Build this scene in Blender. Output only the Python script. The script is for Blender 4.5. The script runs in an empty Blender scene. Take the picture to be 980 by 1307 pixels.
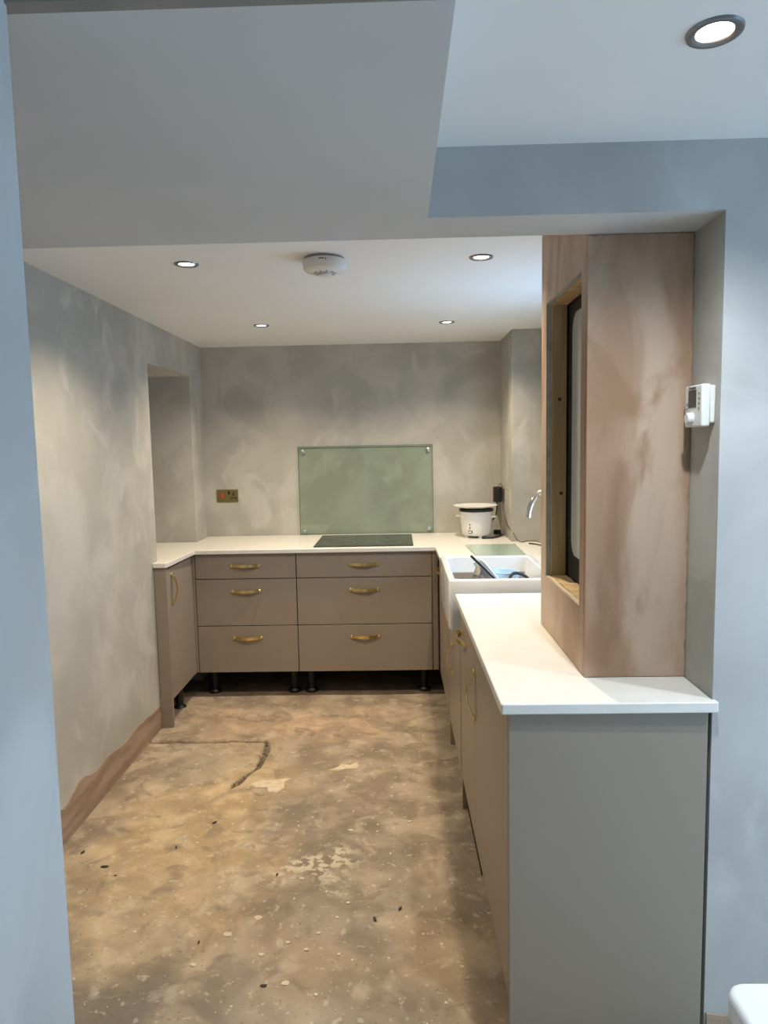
import bpy, bmesh, math, random
from mathutils import Vector, Matrix, noise
random.seed(4)
S = bpy.context.scene
C = S.collection
PI = math.pi

# ------------------------------------------------------------------ camera
CH, CF, CP, CY, CR = 1.4905, 884.2, -0.0965, -0.0227, -0.0191   # height, focal (px of 980x1307), pitch, yaw, roll
def cam_basis():
    cy, sy = math.cos(CY), math.sin(CY); c, s = math.cos(CP), math.sin(CP); cr, sr = math.cos(CR), math.sin(CR)
    Ry = Matrix(((cy, -sy, 0), (sy, cy, 0), (0, 0, 1)))          # world -> yawed (x right, y fwd, z up)
    Rp = Matrix(((1, 0, 0), (0, c, s), (0, -s, c)))
    A = Rp @ Ry
    # u = cr*x + sr*z ; up = -sr*x + cr*z  (v down = -up)
    Rr = Matrix(((cr, 0, sr), (0, 1, 0), (-sr, 0, cr)))
    A = Rr @ A
    right, fwd, up = A[0], A[1], A[2]
    return right, fwd, up
cd = bpy.data.cameras.new('camera'); cam = bpy.data.objects.new('camera', cd); C.objects.link(cam)
r_, f_, u_ = cam_basis()
cam.matrix_world = Matrix(((r_[0], u_[0], -f_[0], 0), (r_[1], u_[1], -f_[1], 0), (r_[2], u_[2], -f_[2], CH), (0, 0, 0, 1)))
cd.sensor_fit = 'VERTICAL'; cd.sensor_height = 36; cd.lens = 36*CF/1307; cd.clip_start = .02
S.camera = cam

# ------------------------------------------------------------------ world, lights, exposure
S.view_settings.view_transform = 'Standard'; S.view_settings.look = 'None'
S.view_settings.gamma = 1; S.view_settings.use_curve_mapping = False
S.view_settings.exposure = 0.0
W = bpy.data.worlds.new('world'); S.world = W; W.use_nodes = True
bg = W.node_tree.nodes['Background']; bg.inputs[0].default_value = (.45, .65, 1, 1); bg.inputs[1].default_value = .6

def area(name, loc, rot, sx, sy, power, col):
    l = bpy.data.lights.new(name, 'AREA'); l.shape = 'RECTANGLE'; l.size = sx; l.size_y = sy
    l.energy = power; l.color = col
    o = bpy.data.objects.new(name, l); o.location = loc; o.rotation_euler = rot; C.objects.link(o); return o
# daylight entering by the window to the right of the camera, and by the window over the sink
area('daylight_side', (3.12, .35, 1.15), (0, PI/2, 0), 1.5, 1.5, 78, (.42, .68, 1))
area('daylight_sink', (1.02, 2.98, 1.45), (0, PI/2, 0), .8, .72, 14, (.36, .62, 1))
KW, NW = 56, 42            # kitchen spot power, near room spot power
WARM, COOL = (1, .84, .62), (.88, .95, 1)

# ------------------------------------------------------------------ measures
ZC, ZS, ZH = 2.153, 1.979, 2.124        # kitchen ceiling, soffit, near-room ceiling
XL, XR, XO = -1.30, .677, .711          # left wall, right wall at back, reveal
YB = 4.634; YF, YS = 1.559, 1.710       # back wall, front of partition, back of beam
ZW = .896                               # worktop top

# ------------------------------------------------------------------ materials
def mat(name, col, rough=.5, metal=0, col2=None, scale=3, detail=5, dist=0, lo=.35, hi=.65, bump=0, bscale=40,
        spec=.5, stretch=None, coat=0, col3=None, scale3=1.2, lo3=.5, hi3=.7, coords='Object', col4=None, scale4=9, lo4=.5, hi4=.62, st4=(1, 1, 1)):
    m = bpy.data.materials.new(name); m.use_nodes = True; nt = m.node_tree; N = nt.nodes; L = nt.links
    b = N['Principled BSDF']
    b.inputs['Base Color'].default_value = (*col, 1); b.inputs['Roughness'].default_value = rough
    b.inputs['Metallic'].default_value = metal; b.inputs['Specular IOR Level'].default_value = spec
    b.inputs['Coat Weight'].default_value = coat
    tc = N.new('ShaderNodeTexCoord'); mp = N.new('ShaderNodeMapping'); L.new(tc.outputs[coords], mp.inputs[0])
    if stretch: mp.inputs['Scale'].default_value = stretch
    def nz(sc, d, dd, lo, hi, vec=mp.outputs[0]):
        n = N.new('ShaderNodeTexNoise'); n.inputs['Scale'].default_value = sc; n.inputs['Detail'].default_value = d
        n.inputs['Distortion'].default_value = dd; L.new(vec, n.inputs['Vector'])
        r = N.new('ShaderNodeMapRange'); r.inputs[1].default_value = lo; r.inputs[2].default_value = hi
        r.interpolation_type = 'SMOOTHSTEP'
        L.new(n.outputs[0], r.inputs[0]); return r.outputs[0]
    def mix(f, a, c):
        x = N.new('ShaderNodeMix'); x.data_type = 'RGBA'; L.new(f, x.inputs[0])
        if isinstance(a, tuple): x.inputs[6].default_value = (*a, 1)
        else: L.new(a, x.inputs[6])
        if isinstance(c, tuple): x.inputs[7].default_value = (*c, 1)
        else: L.new(c, x.inputs[7])
        return x.outputs[2]
    out = None
    if col2:
        out = mix(nz(scale, detail, dist, lo, hi), col, col2)
        if col3: out = mix(nz(scale3, 4, .6, lo3, hi3), out, col3)
        if col4:
            m4 = N.new('ShaderNodeMapping'); m4.inputs['Scale'].default_value = st4; m4.inputs['Rotation'].default_value = (.6, .6, .3); L.new(tc.outputs[coords], m4.inputs[0])
            out = mix(nz(scale4, 6, .9, lo4, hi4, m4.outputs[0]), out, col4)
        L.new(out, b.inputs['Base Color'])
    if bump:
        n = N.new('ShaderNodeTexNoise'); n.inputs['Scale'].default_value = bscale; n.inputs['Detail'].default_value = 4
        L.new(mp.outputs[0], n.inputs['Vector'])
        bp = N.new('ShaderNodeBump'); bp.inputs['Strength'].default_value = bump; bp.inputs['Distance'].default_value = .004
        L.new(n.outputs[0], bp.inputs['Height']); L.new(bp.outputs[0], b.inputs['Normal'])
    m['h'] = 1
    return m
M = {}
M['wall'] = mat('limewash wall', (.395, .375, .325), .75, col2=(.485, .462, .41), scale=3.4, detail=9, dist=.45, lo=.36, hi=.66,
                bump=.15, bscale=9, col3=(.365, .355, .305), scale3=2.2, lo3=.50, hi3=.72, col4=(.50, .478, .425), scale4=5, lo4=.50, hi4=.70, st4=(1, 1, .7))
M['wall_pale'] = mat('limewash wall near', (.40, .385, .365), .75, col2=(.47, .46, .44), scale=2.6, detail=7, dist=.5, lo=.35, hi=.66,
                bump=.12, bscale=9, col4=(.50, .49, .47), scale4=5, lo4=.50, hi4=.70, st4=(1, 1, .6))
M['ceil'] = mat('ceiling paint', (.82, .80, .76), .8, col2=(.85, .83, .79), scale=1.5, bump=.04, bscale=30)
M['soffit'] = mat('grey soffit paint', (.54, .53, .51), .8, col2=(.58, .57, .55), scale=1.5, bump=.04, bscale=30)  # base colour set darker than the ceilings
M['pink'] = mat('bare pink plaster', (.37, .225, .14), .55, col2=(.54, .40, .295), scale=2.6, detail=10, dist=.9, lo=.38, hi=.60,
                bump=.1, bscale=14, stretch=(1.2, 1.2, .55), col3=(.31, .18, .10), scale3=4.6, lo3=.56, hi3=.70)
M['brown'] = mat('brown base plaster', (.27, .18, .12), .8, col2=(.38, .27, .19), scale=7, detail=6, stretch=(1, .5, 3), bump=.4, bscale=40)
M['hdr'] = mat('dark header plaster', (.22, .20, .18), .8, col2=(.28, .25, .22), scale=5)
M['edge'] = mat('plasterboard edge', (.34, .34, .31), .9, col2=(.45, .44, .40), scale=30)
M['taupe'] = mat('taupe cabinet front', (.285, .235, .185), .42, spec=.4)
M['carc'] = mat('taupe carcass', (.25, .21, .17), .5)
M['dark'] = mat('dark gap', (.012, .011, .010), .9)
M['top'] = mat('white worktop', (.735, .71, .65), .28, col2=(.76, .735, .675), scale=20, spec=.5)
M['brass'] = mat('brushed brass', (.80, .64, .27), .24, 1, bump=.05, bscale=200)
M['ceramic'] = mat('white ceramic glaze', (.74, .76, .76), .12, coat=.5)
M['chrome'] = mat('chrome', (.78, .76, .72), .12, 1)
M['steel'] = mat('steel', (.55, .56, .57), .28, 1)
M['nickel'] = mat('dark nickel bezel', (.30, .30, .30), .32, .9)
M['black'] = mat('black plastic', (.009, .009, .010), .45)
M['blackmatt'] = mat('black casing', (.010, .009, .009), .6)
M['blackglass'] = mat('black ceramic glass', (.012, .014, .013), .06, spec=.6)
M['white'] = mat('white plastic', (.74, .73, .69), .4)
M['whitecab'] = mat('white lacquer', (.80, .82, .82), .35)
M['boiler'] = mat('grey white boiler panel', (.42, .44, .42), .3)
M['greyrub'] = mat('grey plastic', (.30, .30, .29), .6)
M['blueplas'] = mat('pale blue plastic', (.42, .60, .74), .3)
M['whiteblue'] = mat('white cutting board', (.78, .84, .88), .35)
M['darktin'] = mat('dark tin', (.14, .13, .12), .5, .5, col2=(.26, .25, .23), scale=60)
M['purple'] = mat('purple sponge', (.10, .03, .07), .9)
M['bronze'] = mat('antique brass plate', (.26, .21, .09), .38, .8)
M['red'] = mat('red rocker', (.55, .05, .03), .4)
M['screen'] = mat('unlit display', (.03, .03, .035), .2)
M['splash'] = mat('dried pale plaster', (.56, .45, .30), .9, col2=(.64, .54, .39), scale=40)
M['chip'] = mat('dark chip', (.05, .04, .03), .9)
M['brownw'] = mat('brown cable', (.11, .055, .03), .5)
M['label'] = mat('black print', (.03, .03, .03), .6)

def wood_mat():
    m = mat('rough sawn pine', (.42, .28, .13), .7, col2=(.56, .41, .22), scale=14, detail=6, dist=.8, stretch=(1.4, 1.4, .10),
            bump=.3, bscale=60, col3=(.30, .17, .07), scale3=6, lo3=.56, hi3=.75)
    return m
M['pine'] = wood_mat()

def floor_mat():
    m = bpy.data.materials.new('worn screed and stone floor'); m.use_nodes = True; nt = m.node_tree; N = nt.nodes; L = nt.links
    b = N['Principled BSDF']; b.inputs['Roughness'].default_value = .8; b.inputs['Specular IOR Level'].default_value = .3
    g = N.new('ShaderNodeTexCoord').outputs['Object']
    def nz(sc, d, dist, lo, hi, off=0):
        mp = N.new('ShaderNodeMapping'); mp.inputs['Location'].default_value = (off, off*.7, 0); L.new(g, mp.inputs[0])
        n = N.new('ShaderNodeTexNoise'); n.inputs['Scale'].default_value = sc; n.inputs['Detail'].default_value = d
        n.inputs['Distortion'].default_value = dist; L.new(mp.outputs[0], n.inputs['Vector'])
        r = N.new('ShaderNodeMapRange'); r.interpolation_type = 'SMOOTHSTEP'
        r.inputs[1].default_value = lo; r.inputs[2].default_value = hi; L.new(n.outputs[0], r.inputs[0]); return r.outputs[0]
    def mix(f, a, c):
        x = N.new('ShaderNodeMix'); x.data_type = 'RGBA'
        if isinstance(f, float): x.inputs[0].default_value = f
        else: L.new(f, x.inputs[0])
        for k, v in ((6, a), (7, c)):
            if isinstance(v, tuple): x.inputs[k].default_value = (*v, 1)
            else: L.new(v, x.inputs[k])
        return x.outputs[2]
    def mul(a, c):
        x = N.new('ShaderNodeMath'); x.operation = 'MULTIPLY'
        for k, v in ((0, a), (1, c)):
            if isinstance(v, float): x.inputs[k].default_value = v
            else: L.new(v, x.inputs[k])
        return x.outputs[0]
    def blob(cx, cy, rx, ry, soft=.5):          # ochre / grey areas of the screed, with wobbling outlines
        s = N.new('ShaderNodeMapping'); s.vector_type = 'TEXTURE'
        s.inputs['Location'].default_value = (cx, cy, 0); s.inputs['Scale'].default_value = (rx, ry, 1)
        ad = N.new('ShaderNodeVectorMath'); ad.operation = 'ADD'
        n = N.new('ShaderNodeTexNoise'); n.inputs['Scale'].default_value = 3; n.inputs['Detail'].default_value = 7; L.new(g, n.inputs['Vector'])
        sub = N.new('ShaderNodeVectorMath'); sub.operation = 'MULTIPLY_ADD'
        L.new(n.outputs['Color'], sub.inputs[0]); sub.inputs[1].default_value = (.9, .9, 0); sub.inputs[2].default_value = (-.45, -.45, 0)
        L.new(g, ad.inputs[0]); L.new(sub.outputs[0], ad.inputs[1]); L.new(ad.outputs[0], s.inputs[0])
        fl = N.new('ShaderNodeVectorMath'); fl.operation = 'MULTIPLY'; fl.inputs[1].default_value = (1, 1, 0); L.new(s.outputs[0], fl.inputs[0])
        ln = N.new('ShaderNodeVectorMath'); ln.operation = 'LENGTH'; L.new(fl.outputs[0], ln.inputs[0])
        r = N.new('ShaderNodeMapRange'); r.interpolation_type = 'SMOOTHSTEP'
        r.inputs[1].default_value = 1+soft/2; r.inputs[2].default_value = 1-soft; r.inputs[3].default_value = 0; r.inputs[4].default_value = 1
        L.new(ln.outputs['Value'], r.inputs[0]); return r.outputs[0]
    c = mix(nz(6, 12, .3, .36, .64), (.25, .19, .135), (.40, .315, .225))
    c = mix(mul(blob(-.85, 2.45, .40, .90, .7), .80), c, mix(nz(7, 10, .4, .38, .64, 5), (.42, .295, .155), (.60, .44, .25)))   # ochre area by the left wall
    c = mix(mul(blob(-.62, 3.65, .60, .28, .6), .65), c, mix(nz(9, 10, .4, .40, .60, 15), (.42, .29, .19), (.60, .42, .27)))   # pinkish strip before the drawers
    c = mix(mul(blob(-1.0, 3.1, .27, .26, .4), .6), c, (.47, .39, .27))            # pale slab
    c = mix(mul(blob(-.28, 2.45, .26, .42, .5), .65), c, mix(nz(12, 10, .4, .42, .6, 9), (.185, .145, .105), (.30, .235, .17)))   # dirty patch
    c = mix(mul(blob(-.03, 1.80, .45, .25), .5), c, (.44, .31, .19))
    c = mix(mul(blob(-.80, 1.62, .32, .16, .7), .75), c, (.15, .12, .095))         # dark stain, near left
    c = mix(mul(nz(3.3, 10, 1.2, .50, .66, 21), .45), c, (.20, .155, .115))
    c = mix(mul(nz(8, 12, .8, .54, .66, 3), .55), c, (.19, .145, .10))
    c = mix(mul(nz(10, 12, .5, .56, .70, 7), .38), c, (.60, .49, .35))
    fk = mul(blob(-.35, 2.30, .30, .13, .6), nz(30, 8, .4, .48, .54, 31))          # flaking skim
    c = mix(mul(fk, .8), c, (.62, .52, .38))
    c = mix(mul(nz(34, 10, .2, .61, .68, 1), .40), c, (.62, .53, .40))
    c = mix(mul(nz(85, 6, .2, .62, .70, 11), .5), c, (.11, .085, .06))
    for sc, th, col in ((19, .09, (.68, .60, .47)), (47, .11, (.64, .55, .42))):            # paint and plaster specks
        v = N.new('ShaderNodeTexVoronoi'); v.inputs['Scale'].default_value = sc; v.voronoi_dimensions = '2D'
        v.inputs['Randomness'].default_value = 1; L.new(g, v.inputs['Vector'])
        ds = N.new('ShaderNodeMath'); ds.operation = 'ADD'; L.new(v.outputs['Distance'], ds.inputs[0])
        wn = N.new('ShaderNodeTexNoise'); wn.inputs['Scale'].default_value = sc*6; L.new(g, wn.inputs['Vector'])
        ws = N.new('ShaderNodeMath'); ws.operation = 'MULTIPLY_ADD'; L.new(wn.outputs[0], ws.inputs[0]); ws.inputs[1].default_value = .26; ws.inputs[2].default_value = -.13
        L.new(ws.outputs[0], ds.inputs[1])
        r = N.new('ShaderNodeMapRange'); r.inputs[1].default_value = th; r.inputs[2].default_value = th*.5
        r.inputs[3].default_value = 0; r.inputs[4].default_value = 1; L.new(ds.outputs[0], r.inputs[0])
        sp = N.new('ShaderNodeSeparateColor'); L.new(v.outputs['Color'], sp.inputs[0])
        gt = N.new('ShaderNodeMath'); gt.operation = 'GREATER_THAN'; gt.inputs[1].default_value = .93; L.new(sp.outputs[0], gt.inputs[0])
        c = mix(mul(mul(r.outputs[0], gt.outputs[0]), .8), c, col)
    at = N.new('ShaderNodeAttribute'); at.attribute_name = 'joint'
    c = mix(mul(at.outputs['Fac'], nz(40, 6, .3, .25, .5, 4)), c, (.115, .08, .05))      # dirt lying in the open joints
    L.new(c, b.inputs['Base Color'])
    n = N.new('ShaderNodeTexNoise'); n.inputs['Scale'].default_value = 45; n.inputs['Detail'].default_value = 8; L.new(g, n.inputs['Vector'])
    bp = N.new('ShaderNodeBump'); bp.inputs['Strength'].default_value = .5; bp.inputs['Distance'].default_value = .006
    L.new(n.outputs[0], bp.inputs['Height']); L.new(bp.outputs[0], b.inputs['Normal'])
    return m
M['floor'] = floor_mat()
M['joint'] = mat('crumbly joint', (.12, .085, .055), .95, col2=(.20, .15, .10), scale=60, bump=.5)
M['bounce_floor'] = mat('pale bounce floor', (.60, .60, .58), .8, col2=(.66, .66, .64), scale=4)  # tone made pale to bounce light up to the near ceiling
M['subfloor'] = mat('dirty sub floor', (.17, .125, .085), .9, col2=(.27, .20, .14), scale=8, detail=8, bump=.4)

def glass_mat(name, tint, ior=1.5, rough=0):
    m = bpy.data.materials.new(name); m.use_nodes = True; nt = m.node_tree; N = nt.nodes; L = nt.links
    N.remove(N['Principled BSDF']); out = N['Material Output']
    t = N.new('ShaderNodeBsdfTransparent'); t.inputs[0].default_value = (*tint, 1)
    g = N.new('ShaderNodeBsdfGlossy'); g.inputs['Roughness'].default_value = rough; g.inputs['Color'].default_value = (1, 1, 1, 1)
    f = N.new('ShaderNodeFresnel'); f.inputs[0].default_value = ior
    ge = N.new('ShaderNodeNewGeometry'); iv = N.new('ShaderNodeMath'); iv.operation = 'SUBTRACT'; iv.inputs[0].default_value = 1; L.new(ge.outputs['Backfacing'], iv.inputs[1])
    ml = N.new('ShaderNodeMath'); ml.operation = 'MULTIPLY'; L.new(f.outputs[0], ml.inputs[0]); L.new(iv.outputs[0], ml.inputs[1])
    x = N.new('ShaderNodeMixShader'); L.new(ml.outputs[0], x.inputs[0]); L.new(t.outputs[0], x.inputs[1]); L.new(g.outputs[0], x.inputs[2])
    L.new(x.outputs[0], out.inputs['Surface']); return m
M['glass'] = glass_mat('green tinted glass', (.875, .92, .885))
M['glass_edge'] = mat('glass cut edge', (.10, .16, .13), .15)
M['pane'] = glass_mat('window glass', (.95, .97, .97))
def emit(name, col, st):
    m = bpy.data.materials.new(name); m.use_nodes = True; b = m.node_tree.nodes['Principled BSDF']
    b.inputs['Emission Color'].default_value = (*col, 1); b.inputs['Emission Strength'].default_value = st
    b.inputs['Base Color'].default_value = (.8, .8, .8, 1); return m
M['lamp'] = emit('lit lamp lens', (1, .97, .92), 9)

# ------------------------------------------------------------------ mesh helpers
def box(bm, x0, x1, y0, y1, z0, z1):
    v = [bm.verts.new(p) for p in ((x0,y0,z0),(x1,y0,z0),(x1,y1,z0),(x0,y1,z0),(x0,y0,z1),(x1,y0,z1),(x1,y1,z1),(x0,y1,z1))]
    for f in ((3,2,1,0),(4,5,6,7),(0,1,5,4),(1,2,6,5),(2,3,7,6),(3,0,4,7)): bm.faces.new([v[i] for i in f])
    return bm
def B(*a): return box(bmesh.new(), *a)
def BB(*L):
    bm = bmesh.new()
    for a in L: box(bm, *a)
    return bm
def prism(bm, pts, z0, z1, ax='z'):
    P = (lambda a, b, c: (a, b, c)) if ax == 'z' else (lambda a, b, c: (c, a, b)) if ax == 'x' else (lambda a, b, c: (a, c, b))
    lo = [bm.verts.new(P(x, y, z0)) for x, y in pts]; hi = [bm.verts.new(P(x, y, z1)) for x, y in pts]
    n = len(pts); bm.faces.new(lo[::-1]); bm.faces.new(hi)
    for i in range(n): bm.faces.new((lo[i], lo[(i+1) % n], hi[(i+1) % n], hi[i]))
    return bm
def lathe(bm, prof, c=(0,0,0), n=32, T=None):
    rings = []
    for r, z in prof:
        if r < 1e-6: rings.append([bm.verts.new((0, 0, z))])
        else: rings.append([bm.verts.new((r*math.cos(2*PI*i/n), r*math.sin(2*PI*i/n), z)) for i in range(n)])
    for a, b in zip(rings, rings[1:]):
        for i in range(n):
            j = (i+1) % n
            if len(a) == 1 and len(b) == 1: continue
            if len(a) == 1: bm.faces.new((a[0], b[i], b[j]))
            elif len(b) == 1: bm.faces.new((a[i], a[j], b[0]))
            else: bm.faces.new((a[i], a[j], b[j], b[i]))
    vs = [v for r in rings for v in r]
    for v in vs:
        if T is not None: v.co = T @ v.co
        v.co += Vector(c)
    return bm
def smooth_path(pts, k=6):
    P = [Vector(p) for p in pts]; P = [P[0]*2-P[1]] + P + [P[-1]*2-P[-2]]; out = []
    for i in range(1, len(P)-2):
        for j in range(k):
            t = j/k; a, b, c, d = P[i-1:i+3]
            out.append(.5*((2*b)+(c-a)*t+(2*a-5*b+4*c-d)*t*t+(3*b-a-3*c+d)*t**3))
    out.append(P[-2]); return out
def sweep(bm, path, sec, up=Vector((0,0,1))):
    """sweep a closed 2D section along a path"""
    rings = []; n = len(sec); prev = None
    for i, p in enumerate(path):
        t = (path[min(i+1, len(path)-1)]-path[max(i-1, 0)]).normalized()
        if prev is None:
            s = t.cross(up)
            if s.length < 1e-3: s = t.cross(Vector((1, 0, 0)))
            s.normalize()
        else:
            s = (prev - t*prev.dot(t)).normalized()
        prev = s; w = s.cross(t)
        rings.append([bm.verts.new(p+s*a+w*b) for a, b in sec])
    for a, b in zip(rings, rings[1:]):
        for i in range(n): bm.faces.new((a[i], a[(i+1) % n], b[(i+1) % n], b[i]))
    bm.faces.new(rings[0][::-1]); bm.faces.new(rings[-1]); return bm
def tube(bm, pts, r, n=8, k=6):
    sec = [(r*math.cos(2*PI*i/n), r*math.sin(2*PI*i/n)) for i in range(n)]
    return sweep(bm, smooth_path(pts, k) if k else [Vector(p) for p in pts], sec)
def xf(bm, T):
    bmesh.ops.transform(bm, matrix=T, verts=bm.verts); return bm

def obj(name, bm, m, parent=None, bev=0, seg=2, smooth=False, label=None):
    bmesh.ops.recalc_face_normals(bm, faces=bm.faces[:])
    me = bpy.data.meshes.new(name); bm.to_mesh(me); bm.free()
    for mm in (m if isinstance(m, list) else [m]): me.materials.append(M[mm])
    o = bpy.data.objects.new(name, me); C.objects.link(o)
    if parent: o.parent = parent
    if smooth: 
        for p in me.polygons: p.use_smooth = True
        me.set_sharp_from_angle(angle=math.radians(40))
    if bev:
        b = o.modifiers.new('bevel', 'BEVEL'); b.width = bev; b.segments = seg; b.limit_method = 'ANGLE'; b.angle_limit = math.radians(40)
        if not smooth:
            for p in me.polygons: p.use_smooth = True
            me.set_sharp_from_angle(angle=math.radians(35))
            b.harden_normals = False
    if label: o['label'] = label
    return o
def tag(o, label, cat, group=None):
    o['label'] = label; o['category'] = cat
    if group: o['group'] = group
    return o
def thing(name, label, cat, loc=(0,0,0), rz=0, group=None):
    o = bpy.data.objects.new(name, None); C.objects.link(o); o.location = loc; o.rotation_euler = (0,0,rz)
    o.empty_display_size = .1
    return tag(o, label, cat, group)
def struct(name, bm, m, parent=None, **k):
    o = obj(name, bm, m, parent, **k)
    if not parent: o['kind'] = 'structure'
    return o
def dup(o, parent=None, loc=None):
    c = o.copy(); C.objects.link(c)
    if parent: c.parent = parent
    if loc is not None: c.location = loc
    for ch in list(o.children): dup(ch, c)
    return c

# ================================================================== SETTING
# walls --------------------------------------------------------------------
AD0, AD1, ZA = 3.634, 4.362, 1.939            # alcove in the left wall
bm = bmesh.new()
prism(bm, [(-1.85, .83), (XL, .83), (XL, AD0), (-1.72, AD0), (-1.72, AD1), (XL, AD1), (XL, YB+.1), (-1.85, YB+.1)], -.02, ZA)
prism(bm, [(-1.85, .83), (XL, .83), (XL, YB+.1), (-1.85, YB+.1)], ZA, ZC+.05)
struct('wall_left', bm, 'wall')
struct('wall_back', B(XL, 1.3, YB, YB+.15, -.02, ZC+.05), 'wall')
# right wall: reveal, recess with the window over the sink, pier at the back
RW0, RW1, RX = 2.45, 4.169, .90
bm = bmesh.new()
prism(bm, [(XO, YF), (3.1, YF), (3.1, YF+.25), (1.15, YF+.25), (1.15, RW0), (XO, RW0)], -.02, ZS)
prism(bm, [(XO, YF), (3.1, YF), (3.1, YF+.25), (1.15, YF+.25), (1.15, RW0), (XO, RW0)], ZS, ZC+.05)
prism(bm, [(XR, RW1), (1.15, RW1), (1.15, YB), (XR, YB)], -.02, ZC+.05)
WY0, WY1, WZ0, WZ1 = 2.60, 3.80, 1.00, 2.02     # window opening
for a in ((RX, 1.15, RW0, WY0, -.02, ZC+.05), (RX, 1.15, WY1, RW1, -.02, ZC+.05), (RX, 1.15, WY0, WY1, -.02, WZ0), (RX, 1.15, WY0, WY1, WZ1, ZC+.05)):
    box(bm, *a)
struct('wall_right', bm, 'wall')
# beam over the opening = same plaster as the near wall
bm = bmesh.new()
prism(bm, [(.0712, ZS+.0005), (XO-.0003, ZS+.0005), (XO-.0003, 0), (3.0, 0), (3.0, ZH+.05), (.0712, ZH+.05)], YF-.002, YF+.004, 'y')
struct('wall_front', bm, 'wall_pale')
# near-room walls
struct('wall_near_left', B(-.60, -.421, -2.6, .800, -.02, ZC+.1), 'wall_pale')
bm = BB((3.0, 3.15, -2.6, -.40, -.02, 2.3), (3.0, 3.15, 1.10, YF, -.02, 2.3), (3.0, 3.15, -.40, 1.10, -.02, .40), (3.0, 3.15, -.40, 1.10, 1.90, 2.3))
struct('wall_near_right', bm, 'wall_pale')
struct('wall_near_back', B(-.6, 3.0, -2.6, -2.45, -.02, 2.3), 'wall_pale')
struct('wall_cross', B(-1.3, -.60, .70, .83, -.02, 2.3), 'wall_pale')
# ceilings -------------------------------------------------------------------
struct('ceiling_kitchen', B(-1.4, 1.2, YS, YB+.1, ZC, ZC+.06), 'ceil')
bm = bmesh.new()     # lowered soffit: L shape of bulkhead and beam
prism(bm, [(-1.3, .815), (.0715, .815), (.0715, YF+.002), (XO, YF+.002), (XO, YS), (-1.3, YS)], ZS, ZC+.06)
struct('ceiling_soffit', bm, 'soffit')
struct('ceiling_near', BB((.0715, 3.1, -2.6, YF, ZH, ZH+.06), (-.6, .0715, -2.6, .815, ZH+.02, ZH+.08)), 'ceil')
struct('trim_1', B(-1.3, .0715, .795, .815, ZS-.002, ZH+.05), 'hdr')      # header edge, darker than the soffit

# floor --------------------------------------------------------------------
fl = struct('floor', BB((-1.9, 3.1, -2.6, YB+.1, -.08, -.014)), 'subfloor')
def seam_x(y):      # the joint running towards the camera from the T of the two joints
    t = (3.387-y)
    return -.712 + .012*math.sin(t*9) - (.0 if t < .30 else (t-.30)*.42) + .02*noise.noise(Vector((0, y*6, 0)))
def seam_y(x): return 3.388 + .012*noise.noise(Vector((x*7, 3, 0))) + (x+1.0)*.0
YE = 4.035
XE0, XE1 = -1.31, .30
ST = .008
def grid_slab(name, inside):
    bm = bmesh.new(); V = {}; jl = bm.verts.layers.float.new('joint')
    x0, y0 = -1.32, 1.0
    nx, ny = int((.74+1.32)/ST), int((YE-y0)/ST)
    def vert(i, j):
        k = (i, j)
        if k not in V:
            x, y = x0+i*ST, y0+j*ST
            z = .0025*noise.noise(Vector((x*3, y*3, 0)))+.0012*noise.noise(Vector((x*14, y*14, 4)))
            # joint depressions, fading out
            dy = abs(y-seam_y(x)); fx = max(0, min(1, (-.66-x)/.04))
            wy = .022*(.7+.6*noise.noise(Vector((x*11, 1, 1))))
            d1 = max(0, 1-dy/wy)*fx
            dx = abs(x-seam_x(y)-.02); fy = max(0, min(1, (y-2.86)/.12)) if y < 3.40 else 0
            wx = .020*(.7+.8*noise.noise(Vector((0, y*9, 9))))+.007
            d2 = max(0, 1-dx/wx)*fy
            z -= .016*min(1, 1.6*max(d1, d2))
            V[k] = bm.verts.new((x, y, z)); V[k][jl] = max(0, min(1, (max(d1, d2)-.18)*2.2))
        return V[k]
    for i in range(nx):
        for j in range(ny):
            x, y = x0+(i+.5)*ST, y0+(j+.5)*ST
            if inside(x, y): bm.faces.new((vert(i, j), vert(i+1, j), vert(i+1, j+1), vert(i, j+1)))
    # edges go down to the base so the slab has thickness
    be = [e for e in bm.edges if len(e.link_faces) == 1]
    r = bmesh.ops.extrude_edge_only(bm, edges=be)
    for v in r['geom']:
        if isinstance(v, bmesh.types.BMVert): v.co.z = -.03
    return obj(name, bm, ['floor', 'joint'], fl, smooth=True)
far = lambda x, y: y > seam_y(x)
left = lambda x, y: y <= seam_y(x) and x < seam_x(y)+.02
grid_slab('floor_slab', lambda x, y: far(x, y))
grid_slab('floor_slab', lambda x, y: left(x, y))
grid_slab('floor_slab', lambda x, y: not far(x, y) and not left(x, y))
obj('floor_slab', B(-.45, 3.05, -2.5, 1.0, -.04, 0), 'bounce_floor', fl)  # unseen near-room floor, pale so it throws light onto the ceiling
obj('floor_slab', B(.74, 3.05, 1.0, 1.60, -.04, 0), 'bounce_floor', fl)  # same pale bounce surface, before the right wall
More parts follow.
